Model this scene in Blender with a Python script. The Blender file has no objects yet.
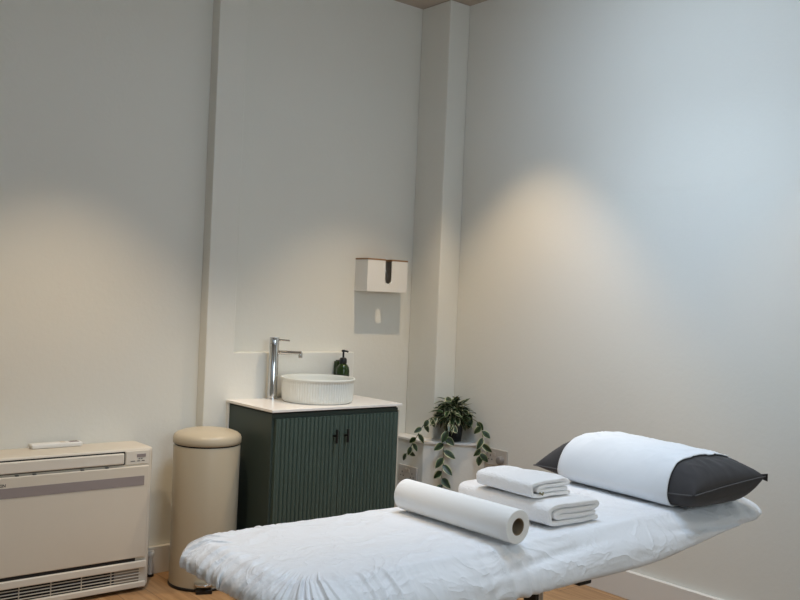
import bpy, bmesh, math, random
from mathutils import Vector, Matrix, noise
PI = math.pi
random.seed(4)
scene = bpy.context.scene
COL = scene.collection

# ------------------------------------------------------------------ camera
cam_d = bpy.data.cameras.new('camera'); cam = bpy.data.objects.new('camera', cam_d); COL.objects.link(cam)
cam_d.sensor_width = 36; cam_d.lens = 36 * 906 / 800; cam_d.clip_start = .05
Fv = Vector((.636, .772, 0)).normalized(); Rv = Vector((Fv.y, -Fv.x, 0)); Zv = Vector((0, 0, 1))
ro = math.atan(.042); c_, s_ = math.cos(ro), math.sin(ro)
ex = Rv * c_ + Zv * s_; ey = Rv * -s_ + Zv * c_
m = Matrix((ex, ey, -Fv)).transposed().to_4x4(); m.translation = (0, 0, 1.25)
cam.matrix_world = m
scene.camera = cam

# ------------------------------------------------------------------ light
W = bpy.data.worlds.new('sky'); scene.world = W; W.use_nodes = True
bg = W.node_tree.nodes['Background']; bg.inputs[0].default_value = (.62, .78, 1, 1); bg.inputs[1].default_value = 1.0
vs = scene.view_settings
vs.view_transform = 'Standard'; vs.look = 'None'; vs.gamma = 1; vs.use_curve_mapping = False; vs.exposure = 0.36
SKY_X0, SKY_X1, SKY_Y0, SKY_Y1 = 1.55, 2.75, 1.55, 2.45        # rooflight opening
def area(name, loc, sx, sy, power, color, rot=(0, 0, 0)):
    l = bpy.data.lights.new(name, 'AREA'); l.shape = 'RECTANGLE'; l.size = sx; l.size_y = sy
    l.energy = power; l.color = color
    o = bpy.data.objects.new(name, l); o.location = loc; o.rotation_euler = rot; COL.objects.link(o); return o
area('rooflight_daylight', ((SKY_X0 + SKY_X1) / 2, (SKY_Y0 + SKY_Y1) / 2, 3.06), SKY_X1 - SKY_X0 - .1, SKY_Y1 - SKY_Y0 - .1, 30, (.60, .78, 1))
area('window_daylight', (1.0, -1.42, 1.95), 1.4, 1.2, 23, (.80, .93, 1), (math.radians(90), 0, 0))
wl = area('right_wall_beam', (-1.33, 1.35, 2.0), .9, .9, 2.9, (.62, .79, 1), (math.radians(93), 0, math.radians(-90 + 9)))  # added narrow beam, aimed to make the cool patch on the right wall
wl.data.spread = math.radians(30)
def spot(loc, power, angle=74, blend=.55):
    l = bpy.data.lights.new('downlight', 'SPOT'); l.energy = power; l.color = (1, .76, .50)
    l.spot_size = math.radians(angle); l.spot_blend = blend; l.shadow_soft_size = .022
    o = bpy.data.objects.new('downlight', l); o.location = loc; COL.objects.link(o)
spot((2.72, 2.96, 2.76), 54)
spot((1.27, 2.96, 2.76), 66)
spot((2.72, 1.35, 2.76), 15)
spot((1.27, 1.35, 2.76), 9)

# ------------------------------------------------------------------ materials
def mat(name, color, rough=.5, metal=0, bump=0, bscale=50, var=0, vscale=4, spec=.5, sheen=0, trans=0, ior=1.45, emit=None):
    M = bpy.data.materials.new(name); M.use_nodes = True
    nt = M.node_tree; b = nt.nodes['Principled BSDF']
    b.inputs['Base Color'].default_value = (*color, 1); b.inputs['Roughness'].default_value = rough
    b.inputs['Metallic'].default_value = metal; b.inputs['Specular IOR Level'].default_value = spec
    b.inputs['Sheen Weight'].default_value = sheen; b.inputs['Transmission Weight'].default_value = trans
    b.inputs['IOR'].default_value = ior
    tc = nt.nodes.new('ShaderNodeTexCoord')
    n = nt.nodes.new('ShaderNodeTexNoise'); n.inputs['Scale'].default_value = vscale; n.inputs['Detail'].default_value = 4
    nt.links.new(tc.outputs['Object'], n.inputs['Vector'])
    mx = nt.nodes.new('ShaderNodeMix'); mx.data_type = 'RGBA'
    mx.inputs[6].default_value = (*[v * (1 - var) for v in color], 1); mx.inputs[7].default_value = (*[min(1, v * (1 + var)) for v in color], 1)
    nt.links.new(n.outputs['Fac'], mx.inputs[0]); nt.links.new(mx.outputs[2], b.inputs['Base Color'])
    if bump:
        n2 = nt.nodes.new('ShaderNodeTexNoise'); n2.inputs['Scale'].default_value = bscale; n2.inputs['Detail'].default_value = 5
        nt.links.new(tc.outputs['Object'], n2.inputs['Vector'])
        bp = nt.nodes.new('ShaderNodeBump'); bp.inputs['Strength'].default_value = 1; bp.inputs['Distance'].default_value = bump
        nt.links.new(n2.outputs['Fac'], bp.inputs['Height']); nt.links.new(bp.outputs['Normal'], b.inputs['Normal'])
    return M
WALL = mat('wall_paint', (.76, .755, .70), .85, bump=.0006, bscale=60, var=.02, vscale=2, spec=.2)
CEIL = mat('dim_ceiling', (.50, .44, .38), .9, spec=.1)  # the ceiling's warm dimness is painted into this brown
TRIMP = mat('trim_paint', (.76, .74, .70), .5, var=.01, spec=.35)
CREAM = mat('cream_plastic', (.66, .60, .50), .42, var=.015)
CREAM2 = mat('pale_cream_plastic', (.72, .67, .58), .38, var=.01)
GRILLE = mat('mesh_grille', (.29, .25, .24), .6)
DARK = mat('dark_recess', (.012, .011, .010), .7)  # near-black, also paints the shade inside slots and gaps
BLACK = mat('black_plastic', (.006, .006, .006), .35)
BINP = mat('beige_enamel', (.49, .425, .31), .34, var=.01)
CHROME = mat('chrome', (.62, .62, .62), .12, metal=1)
STEEL = mat('brushed_steel', (.5, .5, .5), .3, metal=1)
GREEN = mat('dark_green_lacquer', (.038, .056, .047), .48, var=.05, vscale=3)
GREEN2 = mat('green_lacquer', (.055, .085, .070), .45, var=.05, vscale=3)
QUARTZ = mat('white_quartz', (.82, .79, .75), .25, var=.02, vscale=30)
CERAM = mat('white_ceramic', (.74, .75, .70), .42)
WHITEM = mat('white_metal', (.78, .77, .74), .4)
BAMBOO = mat('bamboo', (.30, .17, .08), .5, var=.2, vscale=20)
SHEET = mat('white_cotton_sheet', (.76, .775, .80), .58, bump=.0012, bscale=14, spec=.4, sheen=.15)
def crinkle(M, layers):
    nt = M.node_tree; L = nt.links.new; N = nt.nodes.new; b = nt.nodes['Principled BSDF']; tc = N('ShaderNodeTexCoord'); prev = None
    for sc, dist, amp, str_ in layers:
        mp = N('ShaderNodeMapping'); mp.inputs['Scale'].default_value = str_; L(tc.outputs['Object'], mp.inputs[0])
        n = N('ShaderNodeTexNoise'); n.inputs['Scale'].default_value = sc; n.inputs['Detail'].default_value = 3; n.inputs['Distortion'].default_value = dist
        L(mp.outputs[0], n.inputs['Vector'])
        a = N('ShaderNodeMath'); a.operation = 'SUBTRACT'; a.inputs[1].default_value = .5; L(n.outputs['Fac'], a.inputs[0])
        c = N('ShaderNodeMath'); c.operation = 'ABSOLUTE'; L(a.outputs[0], c.inputs[0])
        p = N('ShaderNodeMath'); p.operation = 'POWER'; p.inputs[1].default_value = .6; L(c.outputs[0], p.inputs[0])
        bp = N('ShaderNodeBump'); bp.invert = True; bp.inputs['Strength'].default_value = .9; bp.inputs['Distance'].default_value = amp
        L(p.outputs[0], bp.inputs['Height'])
        if prev: L(prev.outputs[0], bp.inputs['Normal'])
        prev = bp
    L(prev.outputs[0], b.inputs['Normal'])
crinkle(SHEET, ((6, 1.0, .0090, (1, 1.5, 1)), (16, .6, .0014, (1, 1, 1)), (60, .5, .0006, (1, 1, 1))))
PAPER = mat('white_paper', (.87, .865, .845), .85, bump=.0003, bscale=200, spec=.15)
CARD = mat('grey_cardboard', (.30, .24, .17), .9, bump=.0005, bscale=80, spec=.1)
TOWEL = mat('terry_cotton', (.92, .905, .895), 1, bump=.004, bscale=230, spec=.05, sheen=.6)
WRAP = mat('white_pillow_cover', (.80, .83, .86), .85, bump=.0015, bscale=12, spec=.15)
GREY = mat('charcoal_cotton', (.052, .050, .052), .85, bump=.0010, bscale=20, var=.12, vscale=9, spec=.2, sheen=.12)
SOAP = mat('green_bottle_glass', (.018, .040, .007), .12, var=.15, vscale=15)
PADM = mat('black_vinyl', (.03, .03, .03), .4)
STEM = mat('plant_stem', (.10, .11, .04), .6)
PLATE = mat('socket_plate', (.50, .46, .41), .4, var=.01)
KNOBM = mat('grey_dial', (.26, .24, .22), .35)
INK = mat('printed_ink', (.10, .095, .09), .5)
TOEBOARD = mat('bamboo_dark', (.02, .018, .015), .6)

def floor_material():
    M = bpy.data.materials.new('oak_floorboards'); M.use_nodes = True; nt = M.node_tree; b = nt.nodes['Principled BSDF']
    L = nt.links.new; N = nt.nodes.new
    tc = N('ShaderNodeTexCoord'); mp = N('ShaderNodeMapping'); mp.inputs['Rotation'].default_value = (0, 0, PI / 2)
    L(tc.outputs['Object'], mp.inputs['Vector'])
    br = N('ShaderNodeTexBrick'); br.inputs['Scale'].default_value = 1; br.inputs['Brick Width'].default_value = 1.3
    br.inputs['Row Height'].default_value = .125; br.inputs['Mortar Size'].default_value = .0012
    br.inputs['Color1'].default_value = (.40, .235, .115, 1); br.inputs['Color2'].default_value = (.50, .31, .16, 1)
    br.inputs['Mortar'].default_value = (.10, .055, .03, 1)
    L(mp.outputs[0], br.inputs['Vector'])
    mp2 = N('ShaderNodeMapping'); mp2.inputs['Scale'].default_value = (26, 1.6, 1); L(tc.outputs['Object'], mp2.inputs['Vector'])
    n = N('ShaderNodeTexNoise'); n.inputs['Scale'].default_value = 1.6; n.inputs['Detail'].default_value = 8; n.inputs['Roughness'].default_value = .65
    L(mp2.outputs[0], n.inputs['Vector'])
    r = N('ShaderNodeValToRGB'); r.color_ramp.elements[0].color = (.62, .55, .48, 1); r.color_ramp.elements[1].color = (1.15, 1.15, 1.12, 1)
    r.color_ramp.elements[0].position = .3; r.color_ramp.elements[1].position = .7
    L(n.outputs['Fac'], r.inputs[0])
    mx = N('ShaderNodeMix'); mx.data_type = 'RGBA'; mx.blend_type = 'MULTIPLY'; mx.inputs[0].default_value = 1
    L(br.outputs['Color'], mx.inputs[6]); L(r.outputs[0], mx.inputs[7]); L(mx.outputs[2], b.inputs['Base Color'])
    b.inputs['Roughness'].default_value = .42
    return M
FLOORM = floor_material()

def leaf_material():
    M = bpy.data.materials.new('variegated_leaf'); M.use_nodes = True; nt = M.node_tree; b = nt.nodes['Principled BSDF']
    L = nt.links.new; N = nt.nodes.new
    uv = N('ShaderNodeUVMap'); sp = N('ShaderNodeSeparateXYZ'); L(uv.outputs[0], sp.inputs[0])
    tc = N('ShaderNodeTexCoord'); n = N('ShaderNodeTexNoise'); n.inputs['Scale'].default_value = 22; L(tc.outputs['Object'], n.inputs['Vector'])
    ma = N('ShaderNodeMath'); ma.operation = 'MULTIPLY_ADD'; ma.inputs[1].default_value = .9; L(n.outputs['Fac'], ma.inputs[0]); L(sp.outputs[0], ma.inputs[2])
    r = N('ShaderNodeValToRGB'); e = r.color_ramp.elements
    e[0].position = .55; e[0].color = (.008, .020, .006, 1); e[1].position = 1.0; e[1].color = (.035, .075, .024, 1)
    q = e.new(.80); q.color = (.020, .045, .012, 1)
    r2 = N('ShaderNodeValToRGB'); f = r2.color_ramp.elements
    f[0].position = 1.0 - .04; f[0].color = (0, 0, 0, 1); f[1].position = 1.0; f[1].color = (1, 1, 1, 1)
    mm = N('ShaderNodeMath'); mm.operation = 'MULTIPLY'; mm.inputs[1].default_value = .78; L(ma.outputs[0], mm.inputs[0])
    L(ma.outputs[0], r.inputs[0]); L(mm.outputs[0], r2.inputs[0])
    mx = N('ShaderNodeMix'); mx.data_type = 'RGBA'; mx.inputs[7].default_value = (.55, .55, .36, 1)
    L(r2.outputs[0], mx.inputs[0]); L(r.outputs[0], mx.inputs[6]); L(mx.outputs[2], b.inputs['Base Color'])
    b.inputs['Roughness'].default_value = .38
    return M
LEAF = leaf_material()
def glass_material():
    M = bpy.data.materials.new('window_glass'); M.use_nodes = True; nt = M.node_tree; L = nt.links.new; N = nt.nodes.new
    nt.nodes.remove(nt.nodes['Principled BSDF']); t = N('ShaderNodeBsdfTransparent'); g = N('ShaderNodeBsdfGlossy'); g.inputs['Roughness'].default_value = .02
    f = N('ShaderNodeFresnel'); mx = N('ShaderNodeMixShader'); L(f.outputs[0], mx.inputs[0]); L(t.outputs[0], mx.inputs[1]); L(g.outputs[0], mx.inputs[2])
    L(mx.outputs[0], nt.nodes['Material Output'].inputs[0]); return M
GLASS = glass_material()

# ------------------------------------------------------------------ helpers
def obj(name, bm, material, parent=None, smooth=False, bevel=0, angle=None):
    me = bpy.data.meshes.new(name)
    bmesh.ops.recalc_face_normals(bm, faces=bm.faces)
    bm.to_mesh(me); bm.free()
    for mt in (material if isinstance(material, (list, tuple)) else [material]): me.materials.append(mt)
    if smooth:
        for p in me.polygons: p.use_smooth = True
        if angle:
            me.set_sharp_from_angle(angle=math.radians(angle))
    o = bpy.data.objects.new(name, me); COL.objects.link(o)
    if parent: o.parent = parent
    if bevel:
        b = o.modifiers.new('bevel', 'BEVEL'); b.width = bevel; b.segments = 3; b.limit_method = 'ANGLE'; b.angle_limit = math.radians(40)
        for p in me.polygons: p.use_smooth = True
        me.set_sharp_from_angle(angle=math.radians(40))
        wn = o.modifiers.new('wn', 'WEIGHTED_NORMAL'); wn.keep_sharp = True
    return o
def tag(o, label=None, cat=None, group=None, kind=None):
    if label: o['label'] = label
    if cat: o['category'] = cat
    if group: o['group'] = group
    if kind: o['kind'] = kind
    return o
def thing(name, label, cat, loc, group=None):
    o = bpy.data.objects.new(name, None); o.location = loc; o.empty_display_size = .05; COL.objects.link(o)
    return tag(o, label, cat, group)
def add_box(bm, x0, x1, y0, y1, z0, z1):
    v = [bm.verts.new(p) for p in ((x0, y0, z0), (x1, y0, z0), (x1, y1, z0), (x0, y1, z0), (x0, y0, z1), (x1, y0, z1), (x1, y1, z1), (x0, y1, z1))]
    for f in ((0, 3, 2, 1), (4, 5, 6, 7), (0, 1, 5, 4), (1, 2, 6, 5), (2, 3, 7, 6), (3, 0, 4, 7)): bm.faces.new([v[i] for i in f])
    return bm
def bx(*a): return add_box(bmesh.new(), *a)
def prism(bm, pts, z0, z1):
    a = [bm.verts.new((x, y, z0)) for x, y in pts]; b = [bm.verts.new((x, y, z1)) for x, y in pts]
    bm.faces.new(a[::-1]); bm.faces.new(b)
    for i in range(len(a)):
        j = (i + 1) % len(a); bm.faces.new((a[i], a[j], b[j], b[i]))
    return bm
def lathe(bm, prof, n=48, cx=0, cy=0, rmod=None, cap=True):
    rings = []
    for k, (r, z) in enumerate(prof):
        rings.append([bm.verts.new((cx + (r + (rmod(k, i / n) if rmod else 0)) * math.cos(2 * PI * i / n), cy + (r + (rmod(k, i / n) if rmod else 0)) * math.sin(2 * PI * i / n), z)) for i in range(n)])
    for a, b in zip(rings, rings[1:]):
        for i in range(n):
            j = (i + 1) % n; bm.faces.new((a[i], a[j], b[j], b[i]))
    if cap: bm.faces.new(rings[0][::-1]); bm.faces.new(rings[-1])
    return bm
def tube(bm, pts, r, n=12, r1=None):
    pts = [Vector(p) for p in pts]; rings = []
    for k, p in enumerate(pts):
        d = (pts[min(k + 1, len(pts) - 1)] - pts[max(k - 1, 0)]).normalized()
        up = Vector((0, 0, 1)) if abs(d.z) < .9 else Vector((1, 0, 0))
        s = d.cross(up).normalized(); t = s.cross(d)
        rr = r if r1 is None else r + (r1 - r) * k / (len(pts) - 1)
        rings.append([bm.verts.new(p + s * rr * math.cos(2 * PI * i / n) + t * rr * math.sin(2 * PI * i / n)) for i in range(n)])
    for a, b in zip(rings, rings[1:]):
        for i in range(n):
            j = (i + 1) % n; bm.faces.new((a[i], a[j], b[j], b[i]))
    bm.faces.new(rings[0][::-1]); bm.faces.new(rings[-1])
    return bm
def nz(x, y, z=0): return noise.noise(Vector((x, y, z)))

# ------------------------------------------------------------------ the room
X0, X1, Y0, Y1, H = -1.4, 3.31, -1.5, 3.76, 2.832
def struct(name, bm, m, bevel=0): return tag(obj(name, bm, m, bevel=bevel), kind='structure')
struct('floor', bx(X0 - .1, X1 + .1, Y0 - .1, Y1 + .1, -.1, 0), FLOORM)
bm = bmesh.new()
add_box(bm, X0 - .1, SKY_X0, Y0 - .1, Y1 + .1, H, H + .12); add_box(bm, SKY_X1, X1 + .1, Y0 - .1, Y1 + .1, H, H + .12)
add_box(bm, SKY_X0, SKY_X1, Y0 - .1, SKY_Y0, H, H + .12); add_box(bm, SKY_X0, SKY_X1, SKY_Y1, Y1 + .1, H, H + .12)
struct('ceiling', bm, CEIL)
bm = bmesh.new(); e = .05; z0, z1 = H + .12, H + .17
add_box(bm, SKY_X0 - e, SKY_X0, SKY_Y0 - e, SKY_Y1 + e, z0, z1); add_box(bm, SKY_X1, SKY_X1 + e, SKY_Y0 - e, SKY_Y1 + e, z0, z1)
add_box(bm, SKY_X0, SKY_X1, SKY_Y0 - e, SKY_Y0, z0, z1); add_box(bm, SKY_X0, SKY_X1, SKY_Y1, SKY_Y1 + e, z0, z1)
wn1 = struct('window_1', bm, TRIMP)
obj('glass_pane', bx(SKY_X0, SKY_X1, SKY_Y0, SKY_Y1, H + .14, H + .146), GLASS, wn1)
struct('wall_back', bx(X0 - .1, X1 + .1, Y1, Y1 + .1, 0, H), WALL)
struct('wall_right', bx(X1, X1 + .1, Y0 - .1, Y1, 0, H), WALL)
bm = bmesh.new(); add_box(bm, X0 - .1, X0, Y0 - .1, .80, 0, H); add_box(bm, X0 - .1, X0, 1.90, Y1, 0, H)
add_box(bm, X0 - .1, X0, .80, 1.90, 0, 1.40); add_box(bm, X0 - .1, X0, .80, 1.90, 2.50, H)
struct('wall_left', bm, WALL)
bm = bmesh.new()
for a in ((.80, .85, 1.40, 2.50), (1.85, 1.90, 1.40, 2.50), (.85, 1.85, 1.40, 1.45), (.85, 1.85, 2.45, 2.50)):
    add_box(bm, X0 - .09, X0 - .04, a[0], a[1], a[2], a[3])
wn3 = struct('added_window_3', bm, TRIMP)  # unseen window, added to go with the right-wall beam
obj('glass_pane', bx(X0 - .07, X0 - .064, .85, 1.85, 1.45, 2.45), GLASS, wn3)
wx0, wx1, wz0, wz1 = .25, 1.75, 1.30, 2.60
bm = bmesh.new(); add_box(bm, X0, wx0, Y0 - .1, Y0, 0, H); add_box(bm, wx1, X1, Y0 - .1, Y0, 0, H)
add_box(bm, wx0, wx1, Y0 - .1, Y0, 0, wz0); add_box(bm, wx0, wx1, Y0 - .1, Y0, wz1, H)
struct('wall_front', bm, WALL)
bm = bmesh.new()
for a in ((wx0, wx0 + .05, wz0, wz1), (wx1 - .05, wx1, wz0, wz1), (wx0 + .05, wx1 - .05, wz0, wz0 + .05), (wx0 + .05, wx1 - .05, wz1 - .05, wz1)):
    add_box(bm, a[0], a[1], Y0 - .09, Y0 - .04, a[2], a[3])
wn2 = struct('window_2', bm, TRIMP)
obj('glass_pane', bx(wx0 + .05, wx1 - .05, Y0 - .07, Y0 - .064, wz0 + .05, wz1 - .05), GLASS, wn2)
# boxed-in pilaster + low ledge (one L-shaped plaster piece) on the back wall
PX0, PX1, PIER, LZ, LX = 1.923, 2.066, 3.17, .976, 2.752
bm = bmesh.new()
out = [(PX0, 0), (LX, 0), (LX, LZ), (PX1, LZ), (PX1, H), (PX0, H)]
a = [bm.verts.new((x, 3.69, z)) for x, z in out]; b = [bm.verts.new((x, Y1, z)) for x, z in out]
bm.faces.new(a); bm.faces.new(b[::-1])
for i in range(6): j = (i + 1) % 6; bm.faces.new((a[i], b[i], b[j], a[j]))
struct('trim_1', bm, WALL, .004)
struct('trim_2', bx(PIER, X1, 3.53, Y1, 0, H), WALL, .006)      # corner pier
bm = prism(bmesh.new(), [(3.08, 3.76), (3.08, 3.50), (3.31, 3.285), (3.31, 3.53), (3.17, 3.53), (3.17, 3.76)], 0, .518)
struct('trim_3', bm, WALL, .003)
bm = prism(bmesh.new(), [(3.072, 3.76), (3.072, 3.496), (3.303, 3.28), (3.31, 3.28), (3.31, 3.53), (3.17, 3.53), (3.17, 3.76)], .518, .53)
struct('trim_4', bm, TRIMP, .002)                                # cap board of the boxing
def skirting(name, box, ax):
    x0, x1, y0, y1 = box; bm = bx(x0, x1, y0, y1, 0, .118)
    struct(name, bm, TRIMP, .0015)
skirting('baseboard_back', (X0, PX0, Y1 - .024, Y1), 'y')
skirting('baseboard_right', (X1 - .024, X1, Y0, 3.28), 'x')

# ------------------------------------------------------------------ heater / air conditioner
ac = thing('floor_air_conditioner', 'low cream floor-standing air conditioner with grey mesh strip against the back wall', 'air conditioner', (1.26, 3.655, 0))
def P(name, bm, m, **k):        # part in world coordinates under a thing placed at its base
    par = k.pop('parent'); root = k.pop('root', par)
    off = root.matrix_world.translation if False else None
    base = Vector(root.location)
    if root is not par: base = Vector(root.location)
    bm.transform(Matrix.Translation(-base))
    return obj(name, bm, m, par, **k)
AX0, AX1, AY = .93, 1.636, 3.552
bm = bx(AX0, AX1, AY + .012, Y1 - .005, .012, .594)
P('casing', bm, CREAM, parent=ac, bevel=.014)
P('foot', bx(AX0 + .03, AX1 - .03, AY + .04, Y1 - .03, 0, .013), DARK, parent=ac)
P('front_panel', bx(AX0 + .02, AX1 - .022, AY, AY + .016, .140, .520), CREAM, parent=ac, bevel=.004)
P('grille_strip', bx(AX0 + .06, AX1 - .042, AY - .0015, AY + .004, .440, .479), GRILLE, parent=ac)
P('outlet_surround', bx(AX0 + .02, AX1 - .124, AY + .006, AY + .014, .528, .582), DARK, parent=ac, bevel=.003)
P('outlet_flap', bx(AX0 + .024, AX1 - .130, AY + .000, AY + .012, .532, .577), CREAM2, parent=ac, bevel=.005)
cp = P('control_panel', bx(AX1 - .120, AX1 - .022, AY + .008, AY + .0135, .528, .582), CREAM2, parent=ac, bevel=.001)
bm = bx(AX1 - .074, AX1 - .036, AY + .0062, AY + .0082, .556, .569)
P('display', bm, GRILLE, parent=cp, root=ac)
for i, (x, w, z) in enumerate(((.100, .018, .541), (.072, .012, .541), (.052, .012, .541), (.066, .006, .550), (.056, .006, .550))):
    P('button', bx(AX1 - x, AX1 - x + w, AY + .0068, AY + .0082, z - .0018, z + .0010), INK, parent=cp, root=ac)
P('panel_gap_shade', bx(AX0 + .10, AX1 - .065, AY + .004, AY + .0135, .127, .139), DARK, parent=ac)  # solid black strip, paints the shade of the slot under the panel
P('intake_rail', bx(AX0 + .01, AX1 - .018, AY - .004, AY + .014, .096, .126), CREAM2, parent=ac, bevel=.004)
P('intake_shade', bx(AX0 + .02, AX1 - .050, AY + .010, AY + .0135, .040, .095), DARK, parent=ac)  # black sheet on the casing face, paints the dark behind the slats
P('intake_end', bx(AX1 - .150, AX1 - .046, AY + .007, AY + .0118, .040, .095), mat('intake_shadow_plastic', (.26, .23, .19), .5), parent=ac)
for i in range(4):
    P('slat', bx(AX0 + .02, AX1 - .040, AY + .0035, AY + .009, .0460 + i * .0125, .0492 + i * .0125), CREAM, parent=ac, bevel=.001)
for i in range(5):
    P('slat_brace', bx(AX0 + .0600 + i * .12, AX0 + .0620 + i * .12, AY + .0025, AY + .010, .040, .095), CREAM, parent=ac)
P('bottom_rail', bx(AX0 + .01, AX1 - .018, AY - .003, AY + .014, .016, .040), CREAM2, parent=ac, bevel=.004)
for x in (1.08, 1.145, 1.33, 1.43):
    P('clip', bx(x, x + .012, AY + .001, AY + .0125, .521, .5245), INK, parent=ac)
# sensor dot and the end of the maker's lettering at the frame's edge
P('sensor_dot', lathe(bmesh.new(), [(.0028, 0), (.0028, .001)], 12), BLACK, parent=ac).matrix_local = Matrix.Translation((1.135 - 1.26, AY - .0016 - 3.655, .464)) @ Matrix.Rotation(PI / 2, 4, 'X')
tx = bpy.data.curves.new('lettering', 'FONT'); tx.body = 'DAIKIN'; tx.size = .016; tx.extrude = .0004; tx.align_x = 'RIGHT'; tx.offset = .0004
lt = bpy.data.objects.new('lettering', tx); COL.objects.link(lt); bpy.context.view_layer.update()
lme = bpy.data.meshes.new_from_object(lt); bpy.data.objects.remove(lt); lme.materials.clear(); lme.materials.append(INK)
lo = bpy.data.objects.new('logo', lme); COL.objects.link(lo); lo.parent = ac
lo.rotation_euler = (PI / 2, 0, 0); lo.location = (1.046 - 1.26, AY - .0005 - 3.655, .4845)

rm = thing('remote_control', 'slim white remote control lying on top of the air conditioner', 'remote control', (1.283, 3.715, .594))
P('body', bx(1.18, 1.385, 3.693, 3.738, .594, .613), WHITEM, parent=rm, bevel=.006)
P('screen', bx(1.335, 1.372, 3.699, 3.732, .6125, .6137), GRILLE, parent=rm)
P('button', bx(1.30, 1.318, 3.704, 3.727, .6125, .6142), CREAM, parent=rm)

pp = thing('drain_pipe', 'short white capped drain pipe standing behind the air conditioner', 'pipe', (1.712, 3.715, 0))
P('pipe', lathe(bmesh.new(), [(.009, .004), (.009, .088)], 16, 1.712, 3.715), WHITEM, parent=pp, smooth=True, angle=40)
P('cap', lathe(bmesh.new(), [(.014, .086), (.016, .09), (.016, .105), (.012, .110)], 20, 1.712, 3.715), WHITEM, parent=pp, smooth=True, angle=40)
P('base', lathe(bmesh.new(), [(.017, 0), (.017, .008), (.012, .010)], 20, 1.712, 3.715), BLACK, parent=pp, smooth=True, angle=40)

# ------------------------------------------------------------------ pedal bin
BXc, BYc = 1.864, 3.528
bn = thing('pedal_bin', 'tall round beige pedal bin with domed lid beside the green cabinet', 'bin', (BXc, BYc, 0))
P('body', lathe(bmesh.new(), [(.139, .012), (.1395, .3), (.142, .590), (.140, .597)], 72, BXc, BYc), BINP, parent=bn, smooth=True, angle=40)
P('base_ring', lathe(bmesh.new(), [(.140, 0), (.1425, .003), (.1425, .010), (.139, .013)], 72, BXc, BYc), BLACK, parent=bn, smooth=True, angle=40)
P('rim', lathe(bmesh.new(), [(.138, .596), (.138, .604)], 64, BXc, BYc), DARK, parent=bn, smooth=True, angle=40)
P('lid', lathe(bmesh.new(), [(.142, .603), (.1445, .605), (.1450, .616), (.1445, .627), (.140, .638), (.130, .646), (.110, .654), (.085, .659), (.05, .663), (.02, .6645), (.004, .665)], 72, BXc, BYc), BINP, parent=bn, smooth=True, angle=60)
dr = Vector((-BXc, -BYc, 0)).normalized(); dr.rotate(Matrix.Rotation(math.radians(4), 3, 'Z')); sd = Vector((-dr.y, dr.x, 0))
def oriented(bm, origin, fx, fy):       # local x->fx, y->fy
    M = Matrix((fx, fy, Vector((0, 0, 1)))).transposed().to_4x4(); M.translation = origin; bm.transform(M); return bm
bm = oriented(bx(.125, .172, -.033, .033, .0, .016), Vector((BXc, BYc, 0)), dr, sd)
P('pedal_bracket', bm, BLACK, parent=bn, bevel=.002)
bm = bmesh.new()
pts = [(.125, -.040)] + [(.140 + .040 * math.cos(a), .040 * math.sin(a)) for a in [(-PI / 2) + PI * k / 16 for k in range(17)]] + [(.125, .040)]
prism(bm, pts, .030, .040); oriented(bm, Vector((BXc, BYc, 0)), dr, sd)
P('pedal', bm, CHROME, parent=bn, bevel=.003)

# ------------------------------------------------------------------ vanity cabinet
CX0, CX1, CYF, CT = 2.045, 2.738, 3.305, .762
cb = thing('vanity_cabinet', 'dark green washbasin cabinet with ribbed doors beside the beige bin', 'cabinet', (2.39, 3.49, 0))
bm = bx(CX0, CX1, CYF, 3.688, .06, .741)
P('body', bm, GREEN, parent=cb, bevel=.002)
P('plinth', bx(CX0 + .03, CX1 - .03, CYF + .04, 3.68, 0, .06), GREEN, parent=cb)
P('shadow_gap', bx(CX0 + .004, CX1 - .004, CYF + .006, 3.686, .740, .750), DARK, parent=cb)  # dark filler, paints the shadow gap below the worktop
P('edge_strip', bx(CX0 - .006, CX0, 3.672, 3.689, 0, .748), WHITEM, parent=cb)['label'] = 'white edge strip'
P('edge_strip', bx(CX1, CX1 + .005, 3.30, 3.33, 0, .73), CREAM, parent=cb)['label'] = 'pale edge strip'
def door(x0, x1):
    bm = bmesh.new(); n = round((x1 - x0 - .03) / .0195); w = (x1 - x0 - .016) / n
    pts = [(x0, CYF), (x0, CYF - .018), (x0 + .008, CYF - .018)]
    for k in range(n):
        for q in range(1, 8):
            t = q / 8; xx = x0 + .008 + (k + t) * w
            pts.append((xx, CYF - .012 - .008 * math.sin(PI * t) ** .7))
        pts.append((x0 + .008 + (k + 1) * w, CYF - .0115))
    pts[-1] = (x1 - .008, CYF - .018); pts += [(x1, CYF - .018), (x1, CYF)]
    prism(bm, pts, .075, .722)
    d = P('door', bm, GREEN2, parent=cb, smooth=True, angle=50)
    return d
mid = 2.390
for x0, x1, hx in ((CX0 + .012, mid - .002, 2.358), (mid + .002, CX1 - .012, 2.419)):
    d = door(x0, x1)
    bm = tube(bmesh.new(), [(hx, CYF - .044, .604), (hx, CYF - .044, .664)], .0058, 10)
    tube(bm, [(hx, CYF - .015, .634), (hx, CYF - .044, .634)], .0055, 10)
    P('handle', bm, BLACK, parent=d, root=cb, smooth=True, angle=40)

bm = bx(2.034, 2.748, 3.284, 3.689, .750, CT)
wt = tag(obj('worktop', bm, QUARTZ, bevel=.0018), 'thin white stone worktop on the green cabinet', 'worktop')

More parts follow.
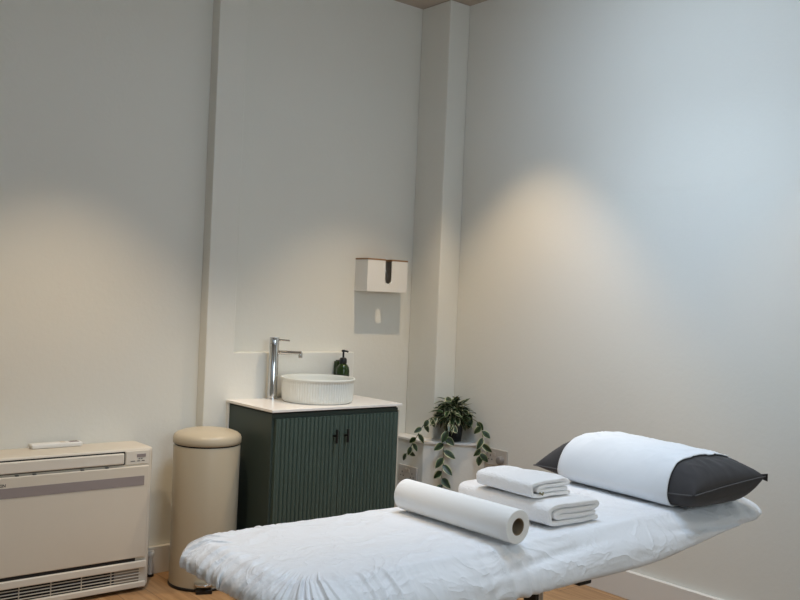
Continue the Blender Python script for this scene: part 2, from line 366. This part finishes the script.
# basin with vertical flutes
bs = thing('washbasin', 'round white fluted countertop washbasin on the white worktop', 'washbasin', (2.406, 3.497, CT))
NF = 84
prof = [(0.1442, .762), (0.1545, .7625), (0.1607, .766), (0.1633, .772), (0.1648, .790), (0.1663, .85), (0.1669, .862), (0.1715, .864), (0.1730, .868), (0.1730, .872), (0.1715, .8745),
        (0.1674, .8745), (0.1648, .872), (0.1627, .86), (0.1586, .83), (0.1442, .800), (0.1030, .788), (0.0515, .785), (0.0247, .7845)]
def flute(k, t): return .0016 * abs(math.sin(PI * NF * t)) if 3 <= k <= 6 else 0
P('bowl', lathe(bmesh.new(), prof, NF * 6, 2.406, 3.497, flute), CERAM, parent=bs, smooth=True, angle=60)
P('drain', lathe(bmesh.new(), [(.022, .7845), (.022, .787), (.016, .788), (.004, .788)], 24, 2.406, 3.497), CHROME, parent=bs, smooth=True)

# tap
TX, TY = 2.249, 3.640
tp = thing('basin_tap', 'tall chrome mixer tap rising behind the round washbasin', 'tap', (TX, TY, CT))
P('body', lathe(bmesh.new(), [(.0225, .766), (.0225, 1.020), (.0215, 1.0215)], 36, TX, TY), CHROME, parent=tp, smooth=True, angle=40)
P('base_flange', lathe(bmesh.new(), [(.027, .762), (.027, .766), (.0255, .767)], 36, TX, TY), CHROME, parent=tp, smooth=True, angle=40)
P('handle_cap', lathe(bmesh.new(), [(.0212, 1.0215), (.0225, 1.0225), (.0225, 1.0495), (.0215, 1.051)], 36, TX, TY), CHROME, parent=tp, smooth=True, angle=40)
sdv = Vector((.163, -.137, 0)).normalized()
o_ = Vector((TX, TY, 0))
P('lever', tube(bmesh.new(), [o_ + sdv * .016 + Vector((0, 0, 1.040)), o_ + sdv * .072 + Vector((0, 0, 1.038))], .0045, 12), CHROME, parent=tp, smooth=True, angle=40)
bm = tube(bmesh.new(), [o_ + sdv * .012 + Vector((0, 0, .982)), o_ + sdv * .128 + Vector((0, 0, .982)), ], .0098, 18)
P('spout', bm, CHROME, parent=tp, smooth=True, angle=40)
e_ = o_ + sdv * .124
P('spout_outlet', lathe(bmesh.new(), [(.0085, .960), (.0095, .962), (.0095, .984), (.006, .990)], 20, e_.x, e_.y), CHROME, parent=tp, smooth=True, angle=40)

# soap
SX, SY = 2.630, 3.612
sp = thing('soap_dispenser', 'dark green pump soap bottle behind the washbasin', 'soap bottle', (SX, SY, CT))
P('bottle', lathe(bmesh.new(), [(0.0300, 0.7620), (0.0321, 0.7650), (0.0326, 0.7700), (0.0326, 0.8930), (0.0298, 0.9080), (0.0200, 0.9220), (0.0130, 0.9270), (0.0130, 0.9330)], 40, SX, SY), SOAP, parent=sp, smooth=True, angle=50)
P('bottle_label', lathe(bmesh.new(), [(0.0328, 0.7900), (0.0328, 0.8750)], 40, SX, SY, cap=False), mat('dark_label', (.018, .028, .010), .5), parent=sp, smooth=True)
P('pump_collar', lathe(bmesh.new(), [(0.0175, 0.9260), (0.0185, 0.9280), (0.0185, 0.9460), (0.0140, 0.9540), (0.0060, 0.9560)], 28, SX, SY), BLACK, parent=sp, smooth=True, angle=50)
bm = lathe(bmesh.new(), [(0.0048, 0.9540), (0.0048, 0.9820), (0.0100, 0.9840), (.010, .991), (.006, .994)], 20, SX, SY)
tube(bm, [(SX, SY, .988), (SX + .012, SY - .014, .987), (SX + .016, SY - .018, .983)], .0045, 10)
P('pump_head', bm, BLACK, parent=sp, smooth=True, angle=50)
b2 = thing('bottle', 'dark square-shouldered bottle half hidden behind the green pump soap bottle', 'bottle', (2.638, 3.669, CT))
P('body', bx(2.626, 2.664, 3.651, 3.687, .762, .934), SOAP, parent=b2, bevel=.006)
P('cap', lathe(bmesh.new(), [(.015, .934), (.015, .938)], 24, 2.645, 3.669), BLACK, parent=b2, smooth=True, angle=40)

# towel dispenser
dx0, dx1, dy0, dy1, dz0, dz1 = 2.79, 3.052, 3.654, 3.759, 1.2885, 1.449
td = thing('paper_towel_dispenser', 'white wall-mounted paper towel dispenser with wooden lid and U-shaped slot', 'dispenser', ((dx0 + dx1) / 2, 3.759, dz0))
bm = bmesh.new(); t = .004; sx = 2.926; sr = .021; szb = 1.352
fr = [(dx0, dz0), (dx1, dz0), (dx1, dz1), (sx + sr, dz1), (sx + sr, szb)] + [(sx + sr * math.cos(a), szb - sr * math.sin(a)) for a in [PI * k / 12 for k in range(1, 12)]] + [(sx - sr, szb), (sx - sr, dz1), (dx0, dz1)]
a = [bm.verts.new((x, dy0, z)) for x, z in fr]; b = [bm.verts.new((x, dy0 + t, z)) for x, z in fr]
bm.faces.new(a); bm.faces.new(b[::-1])
for i in range(len(a)): j = (i + 1) % len(a); bm.faces.new((a[i], b[i], b[j], a[j]))
add_box(bm, dx0, dx0 + t, dy0 + t, dy1, dz0, dz1); add_box(bm, dx1 - t, dx1, dy0 + t, dy1, dz0, dz1)
add_box(bm, dx0 + t, dx1 - t, dy1 - t, dy1, dz0, dz1)
# bottom with an added hole that lets a light patch through onto the wall
hx0, hx1, hy0, hy1 = 2.885, 2.950, 3.675, 3.712
add_box(bm, dx0 + t, hx0, dy0 + t, dy1 - t, dz0, dz0 + t); add_box(bm, hx1, dx1 - t, dy0 + t, dy1 - t, dz0, dz0 + t)
add_box(bm, hx0, hx1, dy0 + t, hy0, dz0, dz0 + t); add_box(bm, hx0, hx1, hy1, dy1 - t, dz0, dz0 + t)
P('casing', bm, WHITEM, parent=td)
bm = bmesh.new(); add_box(bm, dx0 - .001, sx - sr, dy0 - .001, dy1, dz1, dz1 + .008); add_box(bm, sx + sr, dx1 + .001, dy0 - .001, dy1, dz1, dz1 + .008); add_box(bm, sx - sr, sx + sr, dy0 + .05, dy1, dz1, dz1 + .008)
P('lid', bm, BAMBOO, parent=td)['label'] = 'wooden lid'

# sockets
def socket(name, label, origin, u, n, group, dial):
    # u: direction along the plate, n: outward normal
    r = thing(name, label, 'wall socket', origin, group)
    M = Matrix((u, -n, Vector((0, 0, 1)))).transposed().to_4x4()
    def q(nm, bm, m, **k): bm.transform(M); return obj(nm, bm, m, r, **k)
    q('plate', bx(-.0735, .0735, -.010, 0, 0, .086), PLATE, bevel=.003)
    for cx in ((-.04, .04) if not dial else (-.04,)):
        bm = bmesh.new(); add_box(bm, cx - .003, cx + .003, -.0106, -.0095, .045, .055)
        add_box(bm, cx - .015, cx - .007, -.0106, -.0095, .028, .034); add_box(bm, cx + .007, cx + .015, -.0106, -.0095, .028, .034)
        q('socket_holes', bm, INK)
    for cx in (-.012, .012) if not dial else (-.012, -.062):
        q('switch', bx(cx - .007, cx + .007, -.0125, -.009, .052, .070), PLATE, bevel=.001)
    if dial:
        bm = lathe(bmesh.new(), [(.020, 0), (.020, .012), (.017, .022), (.013, .024)], 28)
        bm.transform(Matrix.Translation((.036, -.010, .036)) @ Matrix.Rotation(PI / 2, 4, 'X'))
        q('plug', bm, KNOBM, smooth=True, angle=40)
    return r
socket('wall_socket', 'white double wall socket with round grey plug to the right of the plant', (X1, 3.193, .433), Vector((0, -1, 0)), Vector((-1, 0, 0)), None, True)
socket('wall_socket', 'pale wall socket low between the green cabinet and the trailing plant', (3.08, 3.609, .300), Vector((0, -1, 0)), Vector((-1, 0, 0)), None, False)

# ------------------------------------------------------------------ plant
PXc, PYc, PZ = 3.235, 3.440, .530
pl = thing('potted_plant', 'variegated trailing plant in a small black pot on the low boxed ledge', 'plant', (PXc, PYc, PZ))
P('pot', lathe(bmesh.new(), [(.036, .530), (.038, .532), (.047, .612), (.049, .614), (.049, .624), (.044, .624), (.043, .610), (.01, .608)], 32, PXc, PYc), BLACK, parent=pl, smooth=True, angle=50)
def leaf(bm, uvl, base, d, up, L, w, fold=.25, curl=.25):
    d = d.normalized(); s = d.cross(up)
    if s.length < 1e-3: s = Vector((1, 0, 0))
    s.normalize(); n = s.cross(d).normalized()
    rows = 7; grid = []
    for i in range(rows + 1):
        t = i / rows; ww = w * (math.sin(PI * min(1, t ** .8)) ** .8 if 0 < t < 1 else 0.02)
        row = []
        for j in (-1, -.5, 0, .5, 1):
            p = base + d * (L * t) + n * (-curl * L * t * t) + s * (ww * j) + n * (abs(j) * ww * fold)
            row.append((bm.verts.new(p), abs(j)))
        grid.append(row)
    for i in range(rows):
        for j in range(4):
            q = [grid[i][j], grid[i][j + 1], grid[i + 1][j + 1], grid[i + 1][j]]
            f = bm.faces.new([v for v, _ in q])
            for lp, (v, a) in zip(f.loops, q): lp[uvl].uv = (a, i / rows)
def keep(p):        # stay clear of the wall, the pier and the ledge
    p = Vector(p)
    p.x = min(p.x, 3.295)
    return p
bm = bmesh.new(); uvl = bm.loops.layers.uv.new('UVMap')
c0 = Vector((PXc - .028, PYc - .022, .676)); rnd = random.Random(11)
for k in range(260):
    ph = rnd.uniform(0, 2 * PI); el = rnd.uniform(-.75, 1.45)
    d = Vector((math.cos(ph) * math.cos(el), math.sin(ph) * math.cos(el), math.sin(el)))
    base = c0 + Vector((d.x * .088, d.y * .080, d.z * .074)) * rnd.uniform(.3, 1.0)
    dd = (d * .45 + Vector((rnd.uniform(-1, 1), rnd.uniform(-1, 1), rnd.uniform(-.9, .35)))).normalized()
    L = rnd.uniform(.048, .068)
    leaf(bm, uvl, base, dd, Vector((rnd.uniform(-.3, .3), rnd.uniform(-.3, .3), 1)), L, L * rnd.uniform(.20, .27), curl=rnd.uniform(.1, .5))
for v in bm.verts:
    v.co.x = min(v.co.x, 3.304 - .01 * rnd.random()); v.co.y = min(v.co.y, 3.524 - .01 * rnd.random())
P('foliage', bm, LEAF, parent=pl, smooth=True)
def vine(pts, n_leaf, seed, start=0.25, size=.05):
    rnd = random.Random(seed); pts = [Vector(p) for p in pts]
    fine = []
    for i in range(len(pts) - 1):          # catmull-rom
        p0 = pts[max(i - 1, 0)]; p1 = pts[i]; p2 = pts[i + 1]; p3 = pts[min(i + 2, len(pts) - 1)]
        for q in range(6):
            t = q / 6
            fine.append(.5 * ((2 * p1) + (p2 - p0) * t + (2 * p0 - 5 * p1 + 4 * p2 - p3) * t * t + (3 * p1 - p0 - 3 * p2 + p3) * t ** 3))
    fine.append(pts[-1])
    v = P('vine', tube(bmesh.new(), fine, .0016, 6), STEM, parent=pl, smooth=True)
    bm = bmesh.new(); uvl = bm.loops.layers.uv.new('UVMap')
    for k in range(n_leaf):
        t = start + (1 - start) * k / (n_leaf - 1); i = min(int(t * (len(fine) - 1)), len(fine) - 2)
        p = fine[i]; tg = (fine[i + 1] - fine[i]).normalized()
        side = Vector((.772, -.636, 0)) * (1 if k % 2 else -1)
        d = (side * rnd.uniform(.35, .9) + Vector((0, 0, -1)) * rnd.uniform(.5, 1.0) + Vector((rnd.uniform(-.4, .1), rnd.uniform(-.4, .1), 0)))
        if k == n_leaf - 1: d = tg
        leaf(bm, uvl, p, d, Vector((-.636 + rnd.uniform(-.4, .4), -.772 + rnd.uniform(-.4, .4), rnd.uniform(0, .5))), rnd.uniform(.85, 1.15) * size, size * .29, curl=rnd.uniform(0, .3))
    P('leaves', bm, LEAF, parent=v, root=pl, smooth=True)
vine([(3.20, 3.42, .622), (3.14, 3.41, .650), (3.075, 3.43, .662), (3.04, 3.455, .625), (3.035, 3.50, .560), (3.030, 3.54, .500), (3.025, 3.57, .455)], 11, 3, .30, .050)
vine([(3.21, 3.42, .622), (3.165, 3.385, .640), (3.125, 3.375, .585), (3.115, 3.385, .52), (3.115, 3.38, .45), (3.110, 3.385, .38), (3.115, 3.38, .315), (3.12, 3.38, .28)], 13, 8, .12, .066)
vine([(3.25, 3.41, .622), (3.262, 3.35, .655), (3.268, 3.285, .632), (3.262, 3.255, .570), (3.250, 3.255, .515), (3.245, 3.255, .475)], 9, 21, .25, .058)

# ------------------------------------------------------------------ massage table
TZ = .64
BX0, BX1, BY0, BY1 = .985, 2.922, 1.510, 2.135
mt = thing('massage_table', 'massage table covered in a crumpled white fitted sheet', 'massage table', ((BX0 + BX1) / 2, (BY0 + BY1) / 2, 0))
P('padded_top', bx(BX0 + .15, BX1 - .08, BY0 + .08, BY1 - .08, .560, TZ - .02), PADM, parent=mt, bevel=.02)
bm = bmesh.new()
add_box(bm, BX0 + .15, BX1 - .55, BY0 + .09, BY0 + .12, .505, .545); add_box(bm, BX0 + .15, BX1 - .55, BY1 - .12, BY1 - .09, .505, .545)
for x in (1.25, 1.80, 2.30): add_box(bm, x, x + .03, BY0 + .12, BY1 - .12, .505, .545)
P('frame', bm, STEEL, parent=mt, bevel=.003)
for x in (1.30, 1.850):
    for y in (BY0 + .105, BY1 - .105):
        lg = P('leg', tube(bmesh.new(), [(x, y, .02), (x, y, .506)], .015, 14), STEEL, parent=mt, smooth=True, angle=40)
        P('foot', lathe(bmesh.new(), [(.020, 0), (.022, .004), (.022, .018), (.014, .024)], 20, x, y), BLACK, parent=lg, root=mt, smooth=True, angle=40)
P('cross_bar', tube(bmesh.new(), [(1.30, BY0 + .105, .15), (1.850, BY0 + .105, .15)], .009, 12), STEEL, parent=mt, smooth=True, angle=40)
P('cross_bar', tube(bmesh.new(), [(1.30, BY1 - .105, .15), (1.850, BY1 - .105, .15)], .009, 12), STEEL, parent=mt, smooth=True, angle=40)
P('leg_bracket', bx(1.812, 1.828, BY0 + .080, BY0 + .122, .455, .530), BLACK, parent=mt, bevel=.003)
P('bed_lock', bx(1.968, 2.02, BY0 + .06, BY0 + .09, .492, .506), BLACK, parent=mt, bevel=.004)
# fitted sheet
bm = bmesh.new()
cxm, cym = (BX0 + BX1) / 2, (BY0 + BY1) / 2; hx_, hy_ = (BX1 - BX0) / 2, (BY1 - BY0) / 2
RC = .15
# perimeter
NP = 760
def perimeter(n):
    sx, sy = hx_ - RC, hy_ - RC; segs = [('l', 2 * sx), ('a', PI / 2 * RC), ('l', 2 * sy), ('a', PI / 2 * RC)] * 2
    tot = sum(s[1] for s in segs); res = []
    cnt = [420, 110, 80, 110, 420, 110, 80, 110]; samples = []
    base = 0
    for kk in range(8):
        for q in range(cnt[kk]): samples.append((kk, segs[kk][1] * q / cnt[kk], base + segs[kk][1] * q / cnt[kk]))
        base += segs[kk][1]
    for k, s, S_ in samples:
        # start at (-sx,-hy) along +x
        if k == 0: p = (-sx + s, -hy_); nn = (0, -1)
        elif k == 1: a = -PI / 2 + s / RC; nn = (math.cos(a), math.sin(a)); p = (sx + RC * nn[0], -sy + RC * nn[1])
        elif k == 2: p = (hx_, -sy + s); nn = (1, 0)
        elif k == 3: a = s / RC; nn = (math.cos(a), math.sin(a)); p = (sx + RC * nn[0], sy + RC * nn[1])
        elif k == 4: p = (sx - s, hy_); nn = (0, 1)
        elif k == 5: a = PI / 2 + s / RC; nn = (math.cos(a), math.sin(a)); p = (-sx + RC * nn[0], sy + RC * nn[1])
        elif k == 6: p = (-hx_, sy - s); nn = (-1, 0)
        else: a = PI + s / RC; nn = (math.cos(a), math.sin(a)); p = (-sx + RC * nn[0], -sy + RC * nn[1])
        res.append((p, nn, S_))
    return res
per = perimeter(NP); NP = len(per)
# profile: (inset, dz, side factor)
prof = []
NT = 46
for k in range(NT): prof.append((.30 - (.30 - .085) * k / (NT - 1), 0, 0))
RD = .085; RH = .064
SIDE = [(.085, 0, 0), (.078, -.002, .12), (.070, -.007, .3), (.062, -.014, .45), (.0, -.098, .80)]
side_pts = []
for (i0, d0, f0), (i1, d1, f1) in zip(SIDE, SIDE[1:]):
    nn_ = 12 if d1 < -.05 else 2
    for q in range(1, nn_ + 1):
        t = q / nn_; bow = .012 * math.sin(PI * t) if nn_ == 12 else 0
        side_pts.append((i0 + (i1 - i0) * t - bow, d0 + (d1 - d0) * t + bow * .3, f0 + (f1 - f0) * t))
prof += side_pts
for k in range(1, 10):
    a = PI / 2 * k / 9; prof.append((.055 * (1 - math.cos(a)), -.098 - .026 * math.sin(a), .8))
prof.append((.080, -.122, .7)); prof.append((.105, -.116, .5))
def topnoise(x, y):
    a = .0035 * nz(x * 3.1, y * 3.1, 1.3) + .0016 * nz(x * 9, y * 9, 5.1)
    r = nz(x * 5 + 2.2 * nz(x * 2, y * 2, 9), y * 8 - x * 3, 3.7)
    return a + .0022 * (1 - min(1, abs(r) * 5))
rings = []
for k, (ins, dz_p, sf) in enumerate(prof):
    ring = []
    for (p, nn, s) in per:
        x = p[0] - nn[0] * ins; y = p[1] - nn[1] * ins    # inset ring
        if k < NT:                       # the flat top: blend the rounded edge towards the spine of the table
            ex_, ey_ = p[0] - nn[0] * .085, p[1] - nn[1] * .085
            tt = k / (NT - 1); qx = max(-(hx_ - .31), min(hx_ - .31, ex_))
            x = qx + (ex_ - qx) * tt; y = ey_ * tt
        wx, wy = x + cxm, y + cym
        hd = max(0, min(1, (wx - 2.15) / .70)); dz = dz_p * (1 - .52 * hd * hd * (3 - 2 * hd)) * (1 - .34 * max(0, min(1, (1.38 - wx) / .30)))
        z = TZ + dz
        foot = max(0, min(1, (1.55 - wx) / .45)); foot = foot * foot * (3 - 2 * foot)
        head = max(0, min(1, (wx - 2.62) / .25))
        front = 1 if nn[1] < -.2 else 0
        # gathers running from the top round the edge
        g = 0
        edge = max(0, min(1, (.130 - ins - .03 * nz(s * 14, 3, 3)) / .045)) ** 1.3 if k < NT else 1
        sl = 1 if s < 1.0 or s > 3.6 else -1
        ph = s * 135 + 7 * nz(s * 5, 4.1, .5) + 1.6 * nz(s * 24, dz * 20, 1.5) + (ins - dz * 1.2) * 42 * sl
        rid = abs(math.sin(ph * .5)); rid = (1 - rid) ** 1.5
        g += (rid - .25) * (1 if nn[1] < .3 else .4) * (.009 + .004 * sf) * foot * edge * (.30 + 1.5 * abs(nz(s * 9, 2.2, 7)))
        g += .0040 * foot * edge * math.sin(s * 310 + 5 * nz(s * 8, 0, 4) + (ins - dz) * 60 * sl) * abs(nz(s * 15, 5, 2)) * 2
        ph2 = s * 60 + 3 * nz(s * 4, 1, 2) - dz * 55 - ins * 30
        g += math.sin(ph2) * .0080 * head * edge
        clus = math.exp(-((wx - 1.66) / .10) ** 2) * front * (edge if dz == 0 else 1)
        g += (1 - abs(math.sin(s * 62 + 1.5 * nz(s * 10, ins * 20, 4))) - .4) * .0095 * clus
        g += .0040 * nz(s * 5, ins * 14 - dz * 30, 2) * max(sf, .0) * (1 - foot)
        # long shallow pleat sunk along the near side
        g -= .0060 * math.exp(-((dz + .040 + .012 * math.sin(s * 5)) / .007) ** 2) * front * (1 - foot) * max(0, nz(s * 2.2, 4.4, 1) + .25) * 2
        nrm = Vector((nn[0] * sf, nn[1] * sf, 1 - sf if dz > -.09 else -.3)); nrm.normalize()
        v = Vector((wx, wy, z)) + nrm * g
        if dz == 0: v.z += topnoise(wx, wy)
        else: v.z += topnoise(wx, wy) * (1 - sf)
        endf = max(0, min(1, (1.30 - wx) / .25))
        if dz < -.02: v.x += endf * (-dz - .02) * .45; v.z += endf * (-dz - .02) * .15; v.y += (.3 if v.y < cym else -.3) * endf * (-dz - .02)
        ring.append(bm.verts.new(v))
    rings.append(ring)
for a, b in zip(rings, rings[1:]):
    for i in range(NP):
        j = (i + 1) % NP; bm.faces.new((a[i], a[j], b[j], b[i]))
bmesh.ops.remove_doubles(bm, verts=bm.verts, dist=1e-5)
bound = [e for e in bm.edges if e.is_boundary and all(v.co.z > TZ - .02 for v in e.verts)]
if bound: bmesh.ops.holes_fill(bm, edges=bound, sides=0)
sh = P('fitted_sheet', bm, SHEET, parent=mt, smooth=True); sh['label'] = 'crumpled white fitted sheet'

# ------------------------------------------------------------------ paper roll
ra, rb = Vector((1.708, 1.565, TZ + .0485)), Vector((1.702, 2.005, TZ + .0485))
rl = thing('paper_roll', 'white paper couch roll lying across the massage table in front of the towels', 'paper roll', (ra + rb) / 2 - Vector((0, 0, .0455)))
def pipe_y(r_out, r_in, y0, y1, n=56, chamf=.0015):
    bm = bmesh.new(); pr = [(r_in, y0), (r_out - chamf, y0), (r_out, y0 + chamf), (r_out, y1 - chamf), (r_out - chamf, y1), (r_in, y1)]
    rr = [[bm.verts.new((r * math.cos(2 * PI * i / n), y, r * math.sin(2 * PI * i / n))) for i in range(n)] for r, y in pr]
    for k in range(len(rr)):
        a, b = rr[k], rr[(k + 1) % len(rr)]
        for i in range(n): j = (i + 1) % n; bm.faces.new((a[i], a[j], b[j], b[i]))
    return bm
L_ = (rb - ra).length / 2
bm = pipe_y(.0435, .0225, -L_, L_)
bm.transform(Matrix.Translation((0, 0, .0455)) @ Matrix.Rotation(math.atan2(ra.x - rb.x, L_ * 2), 4, 'Z'))
obj('paper', bm, PAPER, rl, smooth=True, angle=30)
bm = pipe_y(.0223, .0205, -L_ + .001, L_ - .001, 40, .0003)
bm.transform(Matrix.Translation((0, 0, .0455)) @ Matrix.Rotation(math.atan2(ra.x - rb.x, L_ * 2), 4, 'Z'))
obj('cardboard_core', bm, CARD, rl, smooth=True, angle=30)

# ------------------------------------------------------------------ towels
def ribbon(path, th, y0, y1, seed, sag=0, m_=40, wob=.0045, taper=0):
    """folded strip: centre path in x/z swept along y"""
    pts = [Vector((p[0], p[1])) for p in path]
    fine = []
    for i in range(len(pts) - 1):
        for q in range(4): fine.append(pts[i].lerp(pts[i + 1], q / 4))
    fine.append(pts[-1])
    for _ in range(3): fine = [fine[0]] + [(fine[i - 1] + fine[i] * 2 + fine[i + 1]) / 4 for i in range(1, len(fine) - 1)] + [fine[-1]]
    n = len(fine); ol = []; ir = []
    for i, p in enumerate(fine):
        d = (fine[min(i + 1, n - 1)] - fine[max(i - 1, 0)]).normalized(); nn = Vector((-d.y, d.x))
        ol.append(p + nn * th / 2); ir.append(p - nn * th / 2)
    loop = ol + ir[::-1]; bm = bmesh.new(); rows = []
    cz = sum(p.y for p in fine) / n
    ER = .006; ends = [ER * (1 - math.cos(PI / 2 * q / 4)) for q in range(4)]
    ys = [y0 + e for e in ends] + [y0 + ER + (y1 - y0 - 2 * ER) * k / m_ for k in range(m_ + 1)] + [y1 - e for e in ends[::-1]]
    for k, y in enumerate(ys):
        t = (y - y0) / (y1 - y0); row = []
        q = max(0, 1 - min(y - y0, y1 - y) / ER); shr = math.sqrt(max(0, 1 - q * q)) * .5 + .5
        for i, p in enumerate(loop):
            c = fine[i if i < n else 2 * n - 1 - i]; pp = c + (p - c) * shr
            zz = pp.y; up = min(1, max(0, zz / .03))
            dz = wob * (nz(pp.x * 9, y * 9, seed) + .5 * nz(pp.x * 25, y * 25, seed)) * up + .0009 * nz(pp.x * 320, y * 320, zz * 320) * up
            dy = .005 * nz(pp.x * 16, pp.y * 45, seed + 3)
            row.append(bm.verts.new((pp.x + wob * nz(y * 10, zz * 20, seed + 1) + .0009 * nz(y * 320, zz * 320, pp.x * 99), y + dy, zz + dz)))
        rows.append(row)
    N_ = len(loop)
    for a, b in zip(rows, rows[1:]):
        for i in range(N_): j = (i + 1) % N_; bm.faces.new((a[i], a[j], b[j], b[i]))
    for row in (rows[0], rows[-1]):
        for i in range(n - 1): bm.faces.new((row[i], row[i + 1], row[N_ - 2 - i], row[N_ - 1 - i]))
    return bm
def folded(w, h, layers):
    """S-fold wrapped by an outer leaf that closes the left side"""
    th = h / layers
    z = [th * (i + .5) for i in range(layers)]
    return th, z
def towel(name, label, x0, x1, y0, y1, z, h, seed, group=None, rot=0):
    w = x1 - x0; th = h / 4.0
    g = th * 1.0
    zb = th * .5
    # bottom leaf -> left turn up -> top leaf -> right turn -> inner leaf back -> left inner turn -> inner leaf out
    path = [(w, zb), (w * .6, zb), (.03, zb), (th * .55, zb + th * .35), (th * .5, h * .5), (th * .55, h - zb - th * .35), (.03, h - zb), (w * .5, h - zb),
            (w - .022, h - zb), (w - .006, h - zb - g * .22), (w - .003, h - zb - g * .6), (w - .012, h - zb - g * .95), (w - .03, h - zb - g * 1.02),
            (w * .5, h - zb - g * 1.02), (.045, h - zb - g * 1.02), (.030, h - zb - g * 1.3), (.029, h - zb - g * 1.7), (.045, h - zb - g * 1.98), (w * .5, h - zb - g * 2.0), (w - .012, h - zb - g * 2.02)]
    t = thing(name, label, 'towel', ((x0 + x1) / 2, (y0 + y1) / 2, z), group)
    bm = ribbon(path, th * .90, y0, y1, seed)
    bm.transform(Matrix.Translation((x0 - (x0 + x1) / 2, -(y0 + y1) / 2, 0)))
    if rot: bm.transform(Matrix.Rotation(rot, 4, 'Z'))
    o = obj('folded_cloth', bm, TOWEL, t, smooth=True, angle=70)
    return t
towel('folded_towel', 'larger folded white bath towel lying beneath a smaller one', 1.893, 2.105, 1.625, 1.985, TZ + .006, .063, 1.7)
tw = towel('folded_towel', 'small folded white hand towel on top of the larger folded towel', 1.895, 2.058, 1.694, 1.912, TZ + .0710, .050, 6.1, rot=-.02)
bm = tube(bmesh.new(), [(-.055, -.117, .019), (-.047, -.121, .013), (-.040, -.117, .018)], .0025, 8)
obj('tag_loop', bm, mat('olive_tag', (.20, .17, .09), .8), tw, smooth=True)

# ------------------------------------------------------------------ pillow
PC = Vector((2.610, 1.832, TZ + .0105)); PA, PB = .184, .336     # half size x, y
def pill(u, v, side):
    """u across (x), v along (y) in -1..1"""
    pinch_x = 1 - .13 * (1 - abs(v) ** 2.0) * abs(u) ** 3 * 0 - .10 * math.cos(v * PI / 2) * abs(u) ** 2
    x = PA * u * (1 - .07 * (1 - v * v) * abs(u)); y = PB * v * (1 - (.02 if v < 0 else .09) * (1 - u * u) * abs(v) ** 3)
    e = max(0, (1 - abs(u) ** (2.8 + 3.5 * max(0, -v - .3)))) * max(0, (1 - abs(v) ** (6.5 if v < 0 else 3.2)))
    hgt = e ** .55
    seam = .050 + .014 * u + (.018 if v < 0 else -.005) * abs(v) ** 3
    if side > 0:
        z = seam + (.157 - seam + .012 * v) * hgt * (1 - .12 * max(0, u))
        z += .005 * nz(u * 3, v * 5, 3) * hgt + .004 * (1 - min(1, abs(nz(u * 4 + v * 2, v * 5, 8)) * 5)) * hgt * (.4 + .6 * abs(v))
    else:
        z = max(.004 + .0 * abs(v), seam - (seam + .02) * hgt)
    return Vector((x, y, z))
def pillow_mesh(v0, v1, off, nu=70, nv=110, closed=True):
    bm = bmesh.new(); top = []; bot = []
    for i in range(nv + 1):
        v = v0 + (v1 - v0) * i / nv
        for side, store in ((1, top), (-1, bot)):
            row = []
            for j in range(nu + 1):
                u = math.sin(PI / 2 * (-1 + 2 * j / nu))
                p = pill(u, v, side)
                if off:
                    e = 1e-3; pu = pill(min(1, u + e), v, side) - pill(max(-1, u - e), v, side); pv = pill(u, min(1, v + e), side) - pill(u, max(-1, v - e), side)
                    n = pu.cross(pv); n = n.normalized() if n.length > 1e-9 else Vector((0, 0, 1))
                    if n.z * side < 0: n.negate()
                    if j in (0, nu): n = Vector((1 if j else -1, 0, 0))
                    p = p + n * off
                    p.z = max(p.z, .0015)
                row.append(p)
            store.append(row)
    vt = [[bm.verts.new(p) for p in r] for r in top]
    vb = [[vt[i][j] if j in (0, nu) or (closed and i in (0, nv)) else bm.verts.new(bot[i][j]) for j in range(nu + 1)] for i in range(nv + 1)]
    for g, fl in ((vt, 0), (vb, 1)):
        for i in range(nv):
            for j in range(nu):
                q = [g[i][j], g[i][j + 1], g[i + 1][j + 1], g[i + 1][j]]
                q = list(dict.fromkeys(q))
                if len(q) > 2:
                    try: bm.faces.new(q)
                    except ValueError: pass
    return bm
pw = thing('pillow', 'charcoal grey pillow wrapped in a white cover at the head of the massage table', 'pillow', PC)
PROT = Matrix.Rotation(math.radians(-3), 4, 'Z')
bm = pillow_mesh(-1, 1, 0); bm.transform(PROT); obj('pillowcase', bm, GREY, pw, smooth=True)
for sx, sy in ((1, -1),):
    c = pill(.985, -.985, 1); c = PROT @ c
    bm = bmesh.new()
    vs_ = [bm.verts.new(c + Vector(d)) for d in ((-.016, .004, .004), (.010, -.010, .006), (.014, -.008, -.020), (-.004, .008, -.012))]
    bm.faces.new(vs_)
    r = bmesh.ops.solidify(bm, geom=bm.faces[:], thickness=.005)
    obj('corner_flap', bm, GREY, pw, smooth=False)
pipe = [pill(-1 + 2 * k / 40, -1, 1) for k in range(41)] + [pill(1, -1 + 2 * k / 60, 1) for k in range(1, 61)] + [pill(1 - 2 * k / 40, 1, 1) for k in range(1, 41)] + [pill(-1, 1 - 2 * k / 60, 1) for k in range(1, 60)]
pipe = [PROT @ p for p in pipe]
obj('piping', tube(bmesh.new(), pipe, .0022, 8), mat('grey_piping', (.085, .082, .085), .7), pw, smooth=True)
bm = pillow_mesh(-.70, .66, .0045, closed=False, nv=70); bm.transform(PROT)
pcv = obj('pillow_cover', bm, WRAP, pw, smooth=True); pcv['label'] = 'smooth white cover wrapped round the middle'
sm = pcv.modifiers.new('thick', 'SOLIDIFY'); sm.thickness = .003; sm.offset = 1
